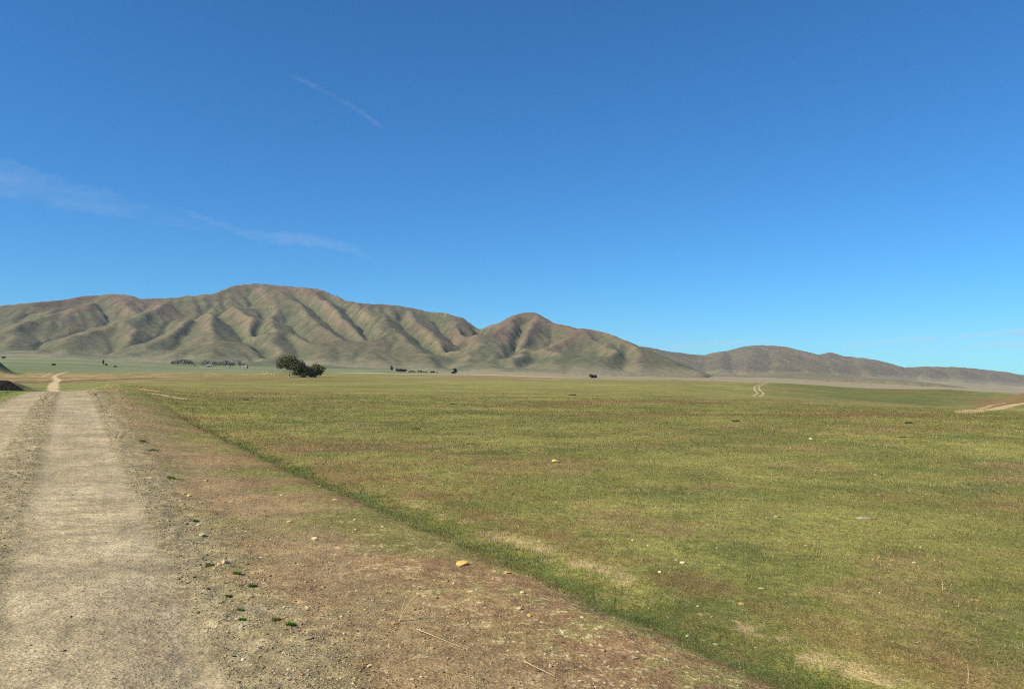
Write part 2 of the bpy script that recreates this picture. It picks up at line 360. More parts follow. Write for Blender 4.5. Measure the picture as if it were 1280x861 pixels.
LINES = [  # distance offset (- stands forward: spur, + lies back: valley), then photo points from the top down
 (-110, (118,376),(88,386),(60,391),(28,401),(18,408),(-10,416),(-60,430)), (90, (100,378.5),(60,386),(30,394),(10,402),(-25,410),(-70,420)),
 (80, (30,405),(38,415),(50,428),(48,434)), (-90, (18,408),(10,424),(6,438)), (60, (-8,420),(-18,436)), (-60, (-110,384),(-130,405),(-150,430)), (60, (-60,385),(-80,404),(-100,430)), (60, (-190,388),(-200,410),(-210,434)), (-60, (-260,392),(-280,415),(-290,436)),
 (-120, (197,382),(180,391),(150,400),(130,404.5),(110,412),(95,417.5),(75,425),(55,433),(38,441)), (60, (118,378),(130,388),(146,398)), (110, (146,398),(120,405.5),(95,413),(70,421),(52,429)),
 (-60, (155,367),(152,380),(162,391)), (90, (177,372),(186,379),(190,382)), (-80, (110,412),(97,428),(82,441)), (10, (128,412),(112,428),(100,442)), (80, (134,406),(138,420),(145,438)),
 (-90, (182,391),(172,399),(168,412),(166,430)), (50, (190,390),(188,408),(184,427)),
 (-130, (262,388),(240,394),(225,405),(213,414),(195,426),(170,436),(146,444.5)), (90, (225,392),(212,404),(198,418),(180,429),(158,438)),
 (-150, (262,388),(262,399),(264,407),(246,420),(228,433),(208,446.5)), (-150, (264,407),(268,424),(266,448)), (30, (254,395),(240,408),(229,419),(222,430),(212,440)),
 (60, (270,391),(284,403),(300,418),(314,433),(327,447)), (-90, (285,382),(305,388),(322,398),(331,406)), (-90, (300,386),(312,402),(316,418),(316,428)), (110, (336,402),(331,409),(324,420),(316,434),(334,452)),
 (-100, (341,398),(344,407),(332,420),(319,433),(336,450)), (-110, (344,407),(342,430),(346,452)), (-110, (344,407),(356,413),(374,421),(394,432),(404,456)), (60, (352,403),(370,413.5),(388,423),(404,434)), (20, (364,426),(368,442),(372,457)),
 (-60, (325,358),(335,372),(339,388),(341,398)), (50, (308,362),(316,376),(327,392),(332,402)),
 (-90, (350,362),(372,378),(386,392),(404,408),(426,425),(446,440),(462,456)), (60, (362,362),(388,382),(408,400),(428,416),(450,433)), (-40, (375,358),(392,372)),
 (-90, (385,360),(406,375),(424,392),(444,412),(464,432),(480,447),(492,459)), (90, (408,368),(430,385),(448,401),(460,415),(466,430)),
 (-90, (440,378),(456,394),(468,408),(474,416)), (-90, (470,381),(478,392),(484,402),(492,408)), (-140, (492,408),(506,422),(526,440),(556,460.5)), (-110, (492,408),(479,416),(470,428),(468,440),(484,458)), (-90, (492,408),(496,430),(510,456)),
 (80, (500,403),(516,418),(536,435),(560,451)), (-60, (507,384),(516,398),(531,411),(549,428),(564,444)), (60, (528,387),(545,403),(560,417),(574,434)), (-50, (558,392),(570,403),(582,416),(588,424)), (40, (585,400),(592,412)),
 (190, (614,403),(606,414),(592,427),(580,439),(570,452)), (-70, (664,391),(645,396),(626,405),(606,420),(591,436),(577,452),(572,461)), (-50, (652,396),(640,412),(630,432),(618,456)), (50, (652,404),(650,420),(640,437),(632,453)),
 (-60, (667,392),(664,408),(659,423),(650,440)), (60, (690,404),(688,417),(672,428),(650,442)), (-100, (716,410),(704,419),(682,430),(660,438.5),(640,450),(628,459)), (50, (712,424),(690,436),(668,448),(652,459)),
 (-60, (735,413),(746,422),(757,434)), (-110, (676,460),(690,451),(705,444.5),(722,448),(738,460)), (40, (690,441),(715,438.5),(742,448)), (-60, (760,415),(784,428),(800,441),(815,454)), (40, (742,420),(750,432),(746,450)),
 (-90, (772,434),(762,444),(760,458)), (40, (780,438),(778,456)), (-90, (798,438),(790,447),(798,460))]
tin_p, tin_z, tin_e = [], [], []
def tin_line(pts3):
    i0 = len(tin_p)
    for q in pts3: tin_p.append((q[0], q[1])); tin_z.append(q[2])
    tin_e.extend((i0+k, i0+k+1) for k in range(len(pts3)-1))
def dens_pts(pts, step=9):
    out = []
    for a, b in zip(pts[:-1], pts[1:]):
        n = max(1, int(math.hypot(b[0]-a[0], b[1]-a[1])/step)); out += [(a[0]+(b[0]-a[0])*k/n, a[1]+(b[1]-a[1])*k/n) for k in range(n)]
    return out+[pts[-1]]
cp = dens_pts(CREST, 12)
tin_line([P(a, b, depth(a, b)) for a, b in cp])
for back, drop in ((260, 60), (700, 230), (1300, 520)):
    q = [P(a, b, depth(a, b)) for a, b in cp[::3]]; tin_line([(v[0]*(1+back/v[1]), v[1]+back, v[2]-drop*min(1, v[2]/250)) for v in q])
tp = dens_pts(TOE, 14)
ends = [(-500, 0), (890, 0)]+[(L[-1][0], L[0]*1.25) for L in LINES if np.interp(L[-1][0], txs, tys)-L[-1][1] < 14]
ends.sort(); exs, eys = np.array(ends).T
tin_line([P(a, b, 2130.+np.interp(a, exs, eys)) for a, b in tp])
for Yk, dz in ((1900., 22), (1780., 45)):
    tin_line([((a-640)/F*Yk, Yk, EYE+(HY-b)*2130/F-dz) for a, b in tp[::2]])
for L in LINES:
    off, pts = L[0], dens_pts(L[1:], 8); q = []
    for k, (a, b) in enumerate(pts):
        c, t = np.interp(a, cxs, cys), np.interp(a, txs, tys); u = (t-b)/(t-c)
        f = .86*min(1, max(.12, (1-u)*6+.1), .8+u*2); q.append(P(a, b, depth(a, b)+off*f*(.72 if a < 262 else (.88 if 350 < a < 560 else 1.1 if a > 560 else 1))))
    tin_line(q)
from mathutils.geometry import delaunay_2d_cdt
vo, eo, fo, ov, oe, of = delaunay_2d_cdt([Vector(q) for q in tin_p], tin_e, [], 0, 4.0)
zo = []
for k, v in enumerate(vo):
    if ov[k]: zo.append(sum(tin_z[m] for m in ov[k])/len(ov[k]))
    else:                                            # where two traced lines cross
        d = sorted(((v.x-q[0])**2+(v.y-q[1])**2, m) for m, q in enumerate(tin_p))[:3]; zo.append(sum(tin_z[m] for _, m in d)/3)
TV = np.array([(v.x, v.y, z) for v, z in zip(vo, zo)])
def tin_height(wx, wy, gx, gy):
    out = np.full(wx.shape, -500.0); pad = 60
    for f in fo:
        a, b, c = TV[f[0]], TV[f[1]], TV[f[2]]
        i0, i1 = np.searchsorted(gx, [min(a[0], b[0], c[0])-pad, max(a[0], b[0], c[0])+pad]); j0, j1 = np.searchsorted(gy, [min(a[1], b[1], c[1])-pad, max(a[1], b[1], c[1])+pad])
        if i1 <= i0 or j1 <= j0: continue
        X_, Y_ = wx[j0:j1, i0:i1], wy[j0:j1, i0:i1]; dt = (b[1]-c[1])*(a[0]-c[0])+(c[0]-b[0])*(a[1]-c[1])
        if abs(dt) < 1e-6: continue
        u = ((b[1]-c[1])*(X_-c[0])+(c[0]-b[0])*(Y_-c[1]))/dt; v = ((c[1]-a[1])*(X_-c[0])+(a[0]-c[0])*(Y_-c[1]))/dt
        m = (u >= -1e-6) & (v >= -1e-6) & (u+v <= 1+1e-6); o_ = out[j0:j1, i0:i1]; o_[m] = (u*a[2]+v*b[2]+(1-u-v)*c[2])[m]
    return out
# range to the right, farther away
ridge([(800,432,4600),(850,441.5,4900),(880,443.5,5000),(905,438.5,5000),(935,432.5,4950),(955,431,4950),(980,433,5000),(1000,438,5100),(1012,441.5,5100),(1022,444,5200),(1036,441,5150),(1048,446,5200),(1060,445,5150),(1078,446.5,5100),(1095,450,5150),(1112,456,5200),(1130,459,5200),(1160,458,5200),(1195,458.5,5200),(1225,461,5250),(1260,465,5300),(1282,469,5350),(1340,474,5400),(1450,478,5500),(1700,480,5600),(2000,482,5700)], .32, 22)
for q in ([(850,443,4900),(838,455,4200),(828,465,3500)], [(880,445,5000),(872,458,4200),(866,467,3500)], [(905,439,5000),(900,452,4300),(905,466,3500)], [(945,433,4950),(938,448,4300),(930,464,3600)],
          [(970,433,4950),(975,448,4400),(968,464,3800)], [(1000,439,5050),(1008,452,4500),(1010,464,4000)], [(1036,442,5150),(1040,456,4500),(1050,468,4000)], [(1075,447,5100),(1080,459,4600),(1092,471,4100)],
          [(1112,457,5200),(1120,466,4700),(1128,475,4300)], [(1160,459,5200),(1158,468,4700),(1165,478,4300)], [(1195,459,5200),(1205,469,4700),(1200,480,4300)], [(1240,463,5250),(1238,472,4800),(1246,483,4300)], [(1280,470,5350),(1284,478,4900),(1290,487,4400)], [(1350,475,5400),(1356,488,4500)], [(1450,479,5500),(1460,490,4500)]):
    ridge(q, .30, 22)
ridge([(925,474,3000),(960,469,2950),(988,465,2900),(1020,468,2900),(1060,474,2850),(1110,480,2800),(1150,486,2800)], .09, 60)
ridge([(800,470,2500),(835,464,2700),(870,466,2800)], .10, 60)

dx = 8.0
gx = np.arange(-4200, 5400, dx); gy = np.arange(1650, 6300, dx)
GX, GY = np.meshgrid(gx, gy)
wx = GX+16*fbm(GX, GY, 1/150, 4, 201, .55); wy = GY+16*fbm(GX, GY, 1/150, 4, 211, .55)
def sh(a, o): return np.roll(np.roll(a, -o[0], 0), -o[1], 1)
def blur(a, n):
    for _ in range(n): a = (a+sh(a,(0,1))+sh(a,(1,0))+sh(a,(0,-1))+sh(a,(-1,0)))/5
    return a
tin = tin_height(wx, wy, gx, gy); tin = np.where(tin < -400, tin, tin)
ok = tin > -400; tb = np.where(ok, tin, 0.); tb = blur(tb, 3)/np.maximum(blur(ok.astype(float), 3), .05); tin = np.where(ok, tb*.7+tin*.3, -500)
acc = np.full(GX.shape, -500.0)
for pts, s, r0 in R:
    for a, b in zip(pts[:-1], pts[1:]):
        reach = max(a[2], b[2])/s+250
        x0, x1 = min(a[0], b[0])-reach, max(a[0], b[0])+reach; y0, y1 = min(a[1], b[1])-reach, max(a[1], b[1])+reach
        i0, i1 = np.searchsorted(gx, [x0, x1]); j0, j1 = np.searchsorted(gy, [y0, y1])
        if i1 <= i0 or j1 <= j0: continue
        sl = (slice(j0, j1), slice(i0, i1))
        vx, vy = b[0]-a[0], b[1]-a[1]
        tt = np.clip(((wx[sl]-a[0])*vx+(wy[sl]-a[1])*vy)/(vx*vx+vy*vy+1e-9), 0, 1)
        d = np.hypot(wx[sl]-a[0]-tt*vx, wy[sl]-a[1]-tt*vy)
        h = a[2]+(b[2]-a[2])*tt-s*(np.sqrt(d*d+r0*r0)-r0)
        k = 4.0; A = acc[sl]; mx = np.maximum(A, h)
        acc[sl] = mx+k*np.log1p(np.exp(-np.abs(A-h)/k))*.6
acc = np.maximum(acc, tin)
base = zbase(GX.ravel(), GY.ravel()).reshape(GX.shape)
k = 10.0
H = np.maximum(acc, base-30)
amp = np.clip((H-base)/120, 0, 1)
H = H+amp*(7*fbm(GX, GY, 1/200, 6, 221, .6)-9*np.abs(fbm(GX, GY, 1/85, 5, 231, .6)))
H0 = H.copy()
offs = [(-1,-1),(-1,0),(-1,1),(0,-1),(0,1),(1,-1),(1,0),(1,1)]
A = np.ones_like(H)
for it in range(24):
    W = []; tot = 1e-9; smax = 0
    for o in offs:
        g = np.maximum(0, (H-sh(H, o))/(dx*math.hypot(*o))); smax = np.maximum(smax, g); wv = g**1.6; W.append(wv); tot = tot+wv
    for q in range(3):
        n = np.ones_like(H)
        for o, wv in zip(offs, W): n = n+sh(A*wv/tot, (-o[0], -o[1]))
        A = n
    Aw = np.minimum(A, 6000)
    E = np.clip(.16*np.sqrt(Aw)*smax**1.1, 0, 2.0)*np.clip((H-base+8)/30, 0, 1)
    E[:3] = 0; E[-3:] = 0; E[:, :3] = 0; E[:, -3:] = 0
    H = H-E
    if it % 2 == 0:
        lap = sum(sh(H, o) for o in ((0,1),(1,0),(0,-1),(-1,0)))/4-H
        H = H+.05*lap
H = np.maximum(H, H0-55)
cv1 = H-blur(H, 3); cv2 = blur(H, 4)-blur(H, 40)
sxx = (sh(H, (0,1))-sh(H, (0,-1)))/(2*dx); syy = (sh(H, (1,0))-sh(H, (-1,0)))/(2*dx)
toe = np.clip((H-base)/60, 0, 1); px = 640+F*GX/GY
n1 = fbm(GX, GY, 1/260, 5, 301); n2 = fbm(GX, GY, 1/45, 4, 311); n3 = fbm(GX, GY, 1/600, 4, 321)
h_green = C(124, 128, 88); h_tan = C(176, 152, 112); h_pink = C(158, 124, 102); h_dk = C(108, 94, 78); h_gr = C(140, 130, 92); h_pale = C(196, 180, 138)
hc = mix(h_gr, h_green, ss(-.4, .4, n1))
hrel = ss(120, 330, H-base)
dry = cv2*.045+n1*.5+n2*.35+sxx*.6  # drier ridges and patches, plus sunlit-side paleness painted on left-facing slopes
hc = mix(hc, h_tan, ss(-.1, .9, dry)*.85)  # tan for dry ground and for the painted sunlit side
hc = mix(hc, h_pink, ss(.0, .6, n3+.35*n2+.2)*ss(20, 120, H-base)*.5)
hc = mix(hc, h_dk, ss(.0, .6, fbm(GX, GY, 1/350, 4, 331)+.3*n2+ss(380, 480, px)*ss(640, 600, px)*.35-sxx*.2)*ss(30, 150, H-base)*.55)  # dark patches; slopes turned from the sun also get painted shade
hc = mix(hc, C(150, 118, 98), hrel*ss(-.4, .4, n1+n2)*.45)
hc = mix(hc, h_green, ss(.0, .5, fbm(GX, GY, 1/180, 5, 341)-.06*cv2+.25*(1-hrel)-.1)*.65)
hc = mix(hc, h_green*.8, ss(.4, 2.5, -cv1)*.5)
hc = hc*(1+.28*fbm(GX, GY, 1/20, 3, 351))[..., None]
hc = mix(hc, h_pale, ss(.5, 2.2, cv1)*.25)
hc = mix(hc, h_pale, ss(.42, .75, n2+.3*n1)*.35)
rt = ss(800, 860, px)*ss(3200, 3700, GY)
hr = mix(C(136, 124, 92), C(158, 136, 100), ss(-.4, .5, n1+.4*n2)); hr = mix(hr, C(112, 108, 90), ss(0, .6, n2-.2*n1)*.6)
hc = mix(hc, hr*1.15, rt*.85)
fan = mix(c_mint, c_tan, ss(-.3, .4, n1+.3*n2))
fan = mix(fan, C(192, 176, 138), ss(600, 760, px)*.7)
hc = mix(fan, hc, ss(4, 34, H-base+6*n1))
rtl = ss(840, 900, px)*ss(3400, 3100, GY)
hc = mix(hc, mix(C(178, 160, 120), C(158, 150, 104), ss(-.3, .4, n1)), rtl)
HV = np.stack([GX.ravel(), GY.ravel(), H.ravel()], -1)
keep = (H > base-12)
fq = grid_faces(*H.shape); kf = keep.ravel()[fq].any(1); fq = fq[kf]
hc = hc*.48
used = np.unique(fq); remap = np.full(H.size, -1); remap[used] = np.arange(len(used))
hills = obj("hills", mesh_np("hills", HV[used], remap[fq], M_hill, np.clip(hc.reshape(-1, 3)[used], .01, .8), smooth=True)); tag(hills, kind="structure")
def zh(x, y):
    i = np.clip((np.asarray(x)-gx[0])/dx, 0, len(gx)-2); j = np.clip((np.asarray(y)-gy[0])/dx, 0, len(gy)-2)
    ii = i.astype(int); jj = j.astype(int); a = i-ii; b = j-jj
    return (H[jj, ii]*(1-a)+H[jj, ii+1]*a)*(1-b)+(H[jj+1, ii]*(1-a)+H[jj+1, ii+1]*a)*b

# ------------------------------------------------------------------ grass blades, straw
def scatter(N, r0, r1, p, half=36.0):
    """points spread so that nearer ground gets more of them"""
    u = rng.random(N); e = 2-p
    r = (r0**e+u*(r1**e-r0**e))**(1/e); a = np.radians(rng.uniform(-half, half, N))
    return r*np.sin(a), r*np.cos(a), r
def blades(x, y, r, hgt, wid, lean, colr):
    n = len(x); z = zg(x, y); a = rng.uniform(0, 2*np.pi, n); b = rng.uniform(0, 2*np.pi, n)
    ex = np.cos(a)*wid/2; ey = np.sin(a)*wid/2; lx = np.cos(b)*lean*hgt; ly = np.sin(b)*lean*hgt; up = hgt*np.sqrt(np.clip(1-lean**2, .05, 1))
    z = z-.004
    v = np.stack([np.stack([x-ex, y-ey, z], -1), np.stack([x+ex, y+ey, z], -1), np.stack([x+lx, y+ly, z+up], -1)], 1).reshape(-1, 3)
    return v, np.repeat(colr, 3, 0)
N = 1250000
x, y, r = scatter(N, 3.7, 75, 1.75)
s = road_s(x, y)
rd = ss(60, 50, y)
dens = np.full(N, .8)
dens = np.where(s < 4.3, .62, dens)
dens = dens*(1-rd*ss(1.9, 1.1, s+.4*vn(x, y, 2)+.3*vn(x*4, y*4, 3))*.94)
dens = np.where((np.abs(s) < .7) | (np.abs(s+2.1) < .6), 0, dens)
dens = np.where(s < -3.2, .7, dens)
fur = (np.abs(s-4.12+.15*vn(x*1.5, y*1.5, 9)) < .30) & (y < 30)
dens = np.where(fur, 1.0, dens)
dens = dens*(.55+.45*ss(-.4, .3, fbm(x, y, 2.5, 3, 401)))
dens = dens*(.03+.97*ss(72, 30, r))
k = rng.random(N) < dens; x, y, r, s, fur = x[k], y[k], r[k], s[k], fur[k]
g = gcol(x, y)
verge = (s > 1.0) & (s < 3.85)
rr = rng.random(len(x))
hgt = rng.uniform(.010, .032, len(x))*(1+r/45)
hgt = np.where(verge, hgt*.7, hgt); hgt = np.where(fur, hgt*1.3, hgt)
hgt = hgt*np.where(rng.random(len(x)) < .02, 1.9, 1)
wid = np.maximum(.0026, r*.00055)*rng.uniform(.7, 1.6, len(x))
lean = np.clip(rng.normal(.5, .28, len(x)), 0, .96)
lean = np.where(verge & (rr < .5), rng.uniform(.7, .97, len(x)), lean)
br_ = 1+rng.uniform(-.45, .65, (len(x), 1))*(.45+.55*ss(45, 15, r))[:, None]
c = g*br_
st = rng.random(len(x)) < np.where(verge, .42, .14)*(.25+.75*ss(40, 14, r))
st &= ~fur
c[st] = C(206, 180, 130)*rng.uniform(.55, 1.35, (st.sum(), 1))
gr = (rng.random(len(x)) < np.where(verge, .10, .22)) | (fur & (rr < .5))
c[gr] = C(106, 117, 54)*rng.uniform(.5, 1.3, (gr.sum(), 1))
fl = (rng.random(len(x)) < .004*ss(50, 20, r)) & ~verge
c[fl] = np.array([.62, .60, .50])
v, vc = blades(x, y, r, hgt, wid, lean, np.clip(c, .01, .85))
grass = obj("grass", mesh_np("grass", v, np.arange(len(v)).reshape(-1, 3), M_blade, vc, n=3)); tag(grass, kind="stuff")

# ------------------------------------------------------------------ loose gravel
def ico(seed, sub=1):
    b = bmesh.new(); bmesh.ops.create_icosphere(b, subdivisions=sub, radius=1)
    v = np.array([q.co[:] for q in b.verts]); f = np.array([[q.index for q in fc.verts] for fc in b.faces]); b.free()
    rg = np.random.default_rng(seed); v = v*rg.uniform(.72, 1.2, (len(v), 1)); return v, f
protos = [ico(i) for i in range(8)]
def pebbles(x, y, size, colr, sink=.3):
    n = len(x); z = zg(x, y); vs = []; fs = []; cs = []; off = 0
    typ = rng.integers(0, 8, n)
    for t in range(8):
        m = np.where(typ == t)[0]; pv, pf = protos[t]
        a = rng.uniform(0, 2*np.pi, len(m)); sx = size[m]*rng.uniform(.7, 1.3, len(m)); sy = size[m]*rng.uniform(.5, 1.0, len(m)); sz = size[m]*rng.uniform(.35, .75, len(m))
        lx = pv[None, :, 0]*sx[:, None]; ly = pv[None, :, 1]*sy[:, None]; lz = pv[None, :, 2]*sz[:, None]
        vv = np.stack([x[m, None]+lx*np.cos(a)[:, None]-ly*np.sin(a)[:, None], y[m, None]+lx*np.sin(a)[:, None]+ly*np.cos(a)[:, None], z[m, None]+lz+sz[:, None]*sink], -1)
        vs.append(vv.reshape(-1, 3)); fs.append((pf[None]+(np.arange(len(m))*len(pv))[:, None, None]).reshape(-1, 3)+off); off += vv.shape[0]*vv.shape[1]
        cs.append(np.repeat(colr[m], len(pv), 0))
    return np.vstack(vs), np.vstack(fs), np.vstack(cs)
N = 420000
x, y, r = scatter(N, 3.6, 48, 1.75)
s = road_s(x, y); nb = vn(x*1.3, y*1.3, 77)
d = .03*np.ones(N)
d = np.where(np.abs(s) < .75, .20, d); d = np.where(np.abs(s+2.1) < .6, .20, d)
d = np.maximum(d, .75*ss(.6, .3, np.abs(s+1.1))); d = np.maximum(d, .85*ss(.55, .8, s)*ss(2.3, 1.3, s+.4*nb))
d = np.maximum(d, .35*ss(1.0, 1.5, s)*ss(3.8, 1.8, s+.5*nb)); d = np.where(s < -2.6, .5*ss(-4.2, -3.2, s), d)
d = np.where(s > 4.4, .018, d)
k = rng.random(N) < d; x, y, r, s = x[k], y[k], r[k], s[k]
size = np.clip(rng.lognormal(-5.75, .5, len(x)), .0018, .024)*(1+r/16)
size = np.where((np.abs(s) < .75) | (np.abs(s+2.1) < .6), size*.6, size)
pal = np.array([C(168, 148, 112), C(126, 110, 84), C(198, 174, 128), C(100, 90, 72), C(178, 144, 98), C(212, 194, 150)])
c = pal[rng.choice(6, len(x), p=[.34, .2, .18, .1, .14, .04])]*rng.uniform(.75, 1.15, (len(x), 1))
v, f, vc = pebbles(x, y, size, c)
gravel = obj("gravel", mesh_np("gravel", v, f, M_stone, np.clip(vc, .02, .8), n=3)); tag(gravel, kind="stuff")

# ------------------------------------------------------------------ rocks one can point at
def rock(seed, sz, flat=.55):
    b = bmesh.new(); bmesh.ops.create_icosphere(b, subdivisions=3, radius=1)
    v = np.array([q.co[:] for q in b.verts]); f = np.array([[q.index for q in fc.verts] for fc in b.faces]); b.free()
    rg = np.random.default_rng(seed)
    for _ in range(9):                                 # knock planes off a ball: faceted stone
        n = rg.normal(size=3); n /= np.linalg.norm(n); dd = rg.uniform(.5, .85); q = v@n; v = v-np.maximum(q-dd, 0)[:, None]*n*.9
    v = v*(1+.06*vn(v[:, 0]*3+seed, v[:, 1]*3+v[:, 2]*2, seed))[:, None]
    v = v*np.array([1, .72, flat])*sz
    return v, f
def rock_obj(px, py, wpx, cl, label, seed, flat=.55, cat="rock", group=None, name="rock"):
    X0, Y0 = hit(px, py); rad = wpx/2/F*Y0*.95
    v, f = rock(seed, rad, flat); n = fbm(v[:, 0]/rad+seed, v[:, 1]/rad+v[:, 2]/rad, 1.5, 3, seed)
    me = mesh_np(name, v, f, M_stone, np.clip(C(*cl)*np.array([.85, .80, .66])*(1+.15*n)[:, None], .02, .85), n=3)
    o = obj(name, me); o.location = (X0, Y0, z1(X0, Y0)+rad*flat*.35); o.rotation_euler = (0, 0, np.random.default_rng(seed).uniform(-.6, .6))
    tag(o, label, cat, group)
    return o
rocks = [
 (579,707,20,(222,188,116),"flat yellow rock, the largest stone on the brown verge beside the green furrow",.45),
 (282,704,12,(222,196,154),"pale angular rock beside the gravel shoulder with a dark shaded right side",.7),
 (273,706,7,(214,186,144),"small tan stone touching the left side of the angular pale rock",.6),
 (393,674,9,(236,220,186),"cream white stone just above a thin dry stem on the verge",.7),
 (362,654,8,(212,184,144),"dull tan stone half sunk in brown grass behind the cream white stone",.5),
 (248,659,6,(226,214,182),"small white stone beside a green weed at the gravel edge",.6),
 (253,672,9,(206,194,160),"lumpy pale stone above a dark hollow at the gravel edge",.7),
 (236,620,8,(212,186,148),"low tan stone at the gravel edge behind the lumpy pale stone",.5),
 (258,602,6,(214,190,150),"small tan stone with a dark right side out on the far verge",.6),
 (634,714,10,(214,176,128),"orange tan stone close to the lower edge of the green furrow",.45),
 (653,741,7,(224,206,172),"upright cream stone between the furrow and the cluster of three stones",.9),
 (649,762,9,(206,194,160),"round greyish stone, upper left of the cluster of three",.75),
 (661,772,7,(236,212,120),"bright yellow stone, lowest of the cluster of three",.75),
 (679,759,9,(158,152,124),"flat grey lichen coloured stone right of the cluster",.4),
 (494,781,13,(180,146,108),"flat brown stone lying at the foot of the forked dry stalk",.35),
 (517,734,8,(206,184,146),"thin pale stone above the tips of the forked dry stalk",.3),
 (419,626,12,(200,186,150),"long flat pale stone in thin grass close to the furrow",.25),
 (443,653,6,(232,212,176),"tiny bright stone on the brown verge below the long flat pale stone",.7),
 (478,659,6,(214,196,158),"small flat stone in the brown verge nearest a green patch",.4),
 (567,731,6,(222,202,168),"small cream stone on the verge below the largest yellow rock",.6),
 (895,796,11,(166,160,136),"grey stone bedded in the lush green furrow",.4),
 (793,824,12,(178,166,136),"broad flat grey tan stone on the pale verge near the bottom",.3),
 (833,823,9,(190,182,156),"flat grey stone with a notched top beside the broad grey tan stone",.35),
 (745,787,7,(214,190,150),"small buff stone midway between the yellow stone and the furrow",.5),
 (727,772,6,(226,206,166),"small warm white stone above the small buff stone",.6),
 (688,835,7,(226,214,184),"white stone standing alone in dry grass at the bottom of the verge",.9),
 (859,786,5,(238,226,196),"tiny white stone on the lower bank of the green furrow",.7),
 (853,706,8,(236,228,200),"bright white stone in yellow green grass beyond the furrow",.55),
 (845,702,6,(220,212,176),"flat cream stone just behind the bright white stone",.35),
 (825,717,6,(226,216,188),"small white stone standing alone above the bare strip",.55),
 (872,756,8,(214,200,160),"pale oblong stone at the end of the bare strip",.35),
 (674,678,6,(212,196,160),"small pale stone on the far bank of the furrow",.6),
 (1078,649,22,(176,170,142),"long grey stone with rusty right end ringed by dark green grass",.22),
 (1092,650,9,(150,112,82),"rusty brown stone at the right end of the long grey stone",.4),
 (970,646,12,(184,174,136),"flat greenish stone left of the long grey stone in the field",.25),
 (1142,706,10,(212,202,170),"curved pale stone in the open field",.3),
 (1061,696,8,(188,178,146),"dull flat stone in brown grass left of the curved pale stone",.25),
 (1220,750,16,(176,146,108),"wide tan stone flat in reddish grass",.15),
 (952,737,9,(196,178,136),"buff stone lying in the yellow green grass past the bare strip",.25),
 (695,578,12,(206,206,128),"pale yellow green stone at the end of a dark grass streak",.45),
 (1014,550,7,(222,212,176),"lone cream stone out in the far green field",.5),
 (352,620,5,(222,206,172),"small cream stone near the thin green end of the furrow",.6),
 (287,587,5,(218,200,166),"tiny tan stone far along the brown verge",.6),
]
for i, q in enumerate(rocks): rock_obj(q[0], q[1], q[2], q[3], q[4], 500+i, q[5])
# pale boulders in two loose rows left of the tree
for i, (a, b) in enumerate([(322,466.5),(325,468.5),(328,466),(331,468.8),(334,466.3),(337,469),(340,468.6),(343,468.8),(345,466),(348,468.7),(268,468.3),(310,469)]):
    rock_obj(a, b, 2.4, (214,200,168), "pale boulder, one of a loose line of small boulders left of the oak trees", 700+i, .7, group="pale boulders left of the oak trees", name="boulder")

# ------------------------------------------------------------------ plants close by
def blades_at(cx, cy, n, rad, h, cl, seed, w=.004, lean=(.2, .9)):
    rg = np.random.default_rng(seed); vs = []
    for i in range(n):
        a = rg.uniform(0, 2*np.pi); q = rad*math.sqrt(rg.random())*.5; bx, by = q*math.cos(a), q*math.sin(a)
        L = h*rg.uniform(.5, 1.1); le = rg.uniform(*lean); d = a+rg.normal(0, .5); e = d+math.pi/2
        mx, my = bx+math.cos(d)*L*le*.4, by+math.sin(d)*L*le*.4; tx, ty = bx+math.cos(d)*L*le, by+math.sin(d)*L*le
        up = L*math.sqrt(max(.05, 1-le*le)); ww = w*rg.uniform(.7, 1.4)
        vs += [(bx-math.cos(e)*ww/2, by-math.sin(e)*ww/2, 0), (bx+math.cos(e)*ww/2, by+math.sin(e)*ww/2, 0), (mx+math.cos(e)*ww/2, my+math.sin(e)*ww/2, up*.65), (mx-math.cos(e)*ww/2, my-math.sin(e)*ww/2, up*.65),
               (mx-math.cos(e)*ww/2, my-math.sin(e)*ww/2, up*.65), (mx+math.cos(e)*ww/2, my+math.sin(e)*ww/2, up*.65), (tx, ty, up*.95), (tx-.0005, ty, up*.95)]
    v = np.array(vs); c = (C(*cl)*1.4+np.array([.035, .03, .0]))*rg.uniform(.6, 1.3, (n, 1)); return v, np.arange(len(v)).reshape(-1, 4), np.repeat(c, 8, 0)
weeds = [(363,786,15,(64,112,34),"bright green grass tuft, the larger one on the gravel edge"),(303,779,12,(66,116,44),"small dark green grass tuft on the gravel near the road"),
 (300,766,11,(96,112,70),"dull grey green weed just behind the small dark green tuft"),(296,719,13,(78,116,54),"leafy green weed below the pale angular rock"),
 (315,732,11,(96,118,52),"yellow green weed right of and below the pale angular rock"),(262,706,14,(104,112,76),"flat grey green weed left of the pale angular rock"),
 (244,655,9,(86,116,62),"low green weed beside the small white stone"),(214,600,14,(96,116,56),"low green weed far along the gravel edge"),
 (178,553,13,(92,106,82),"blue grey weed, left one of the pair on the far gravel edge"),(191,563,11,(98,108,78),"dark grey weed, right one of the pair on the far gravel edge"),
 (345,776,14,(112,108,56),"olive weed lying left of the largest green tuft"),(285,743,9,(104,110,64),"small faded weed on the gravel between two green tufts")]
for i, (a, b, wp, cl, lb) in enumerate(weeds):
    X0, Y0 = hit(a, b); rad = wp/2/F*Y0
    v, f, vc = blades_at(0, 0, 150, rad*1.3, rad*.75, cl, 900+i, w=.005, lean=(.3, .98)); o = obj("weed", mesh_np("weed", v, f, M_blade, np.clip(vc, .01, .6)))
    o.location = (X0, Y0, z1(X0, Y0)-.003); tag(o, lb, "weed")
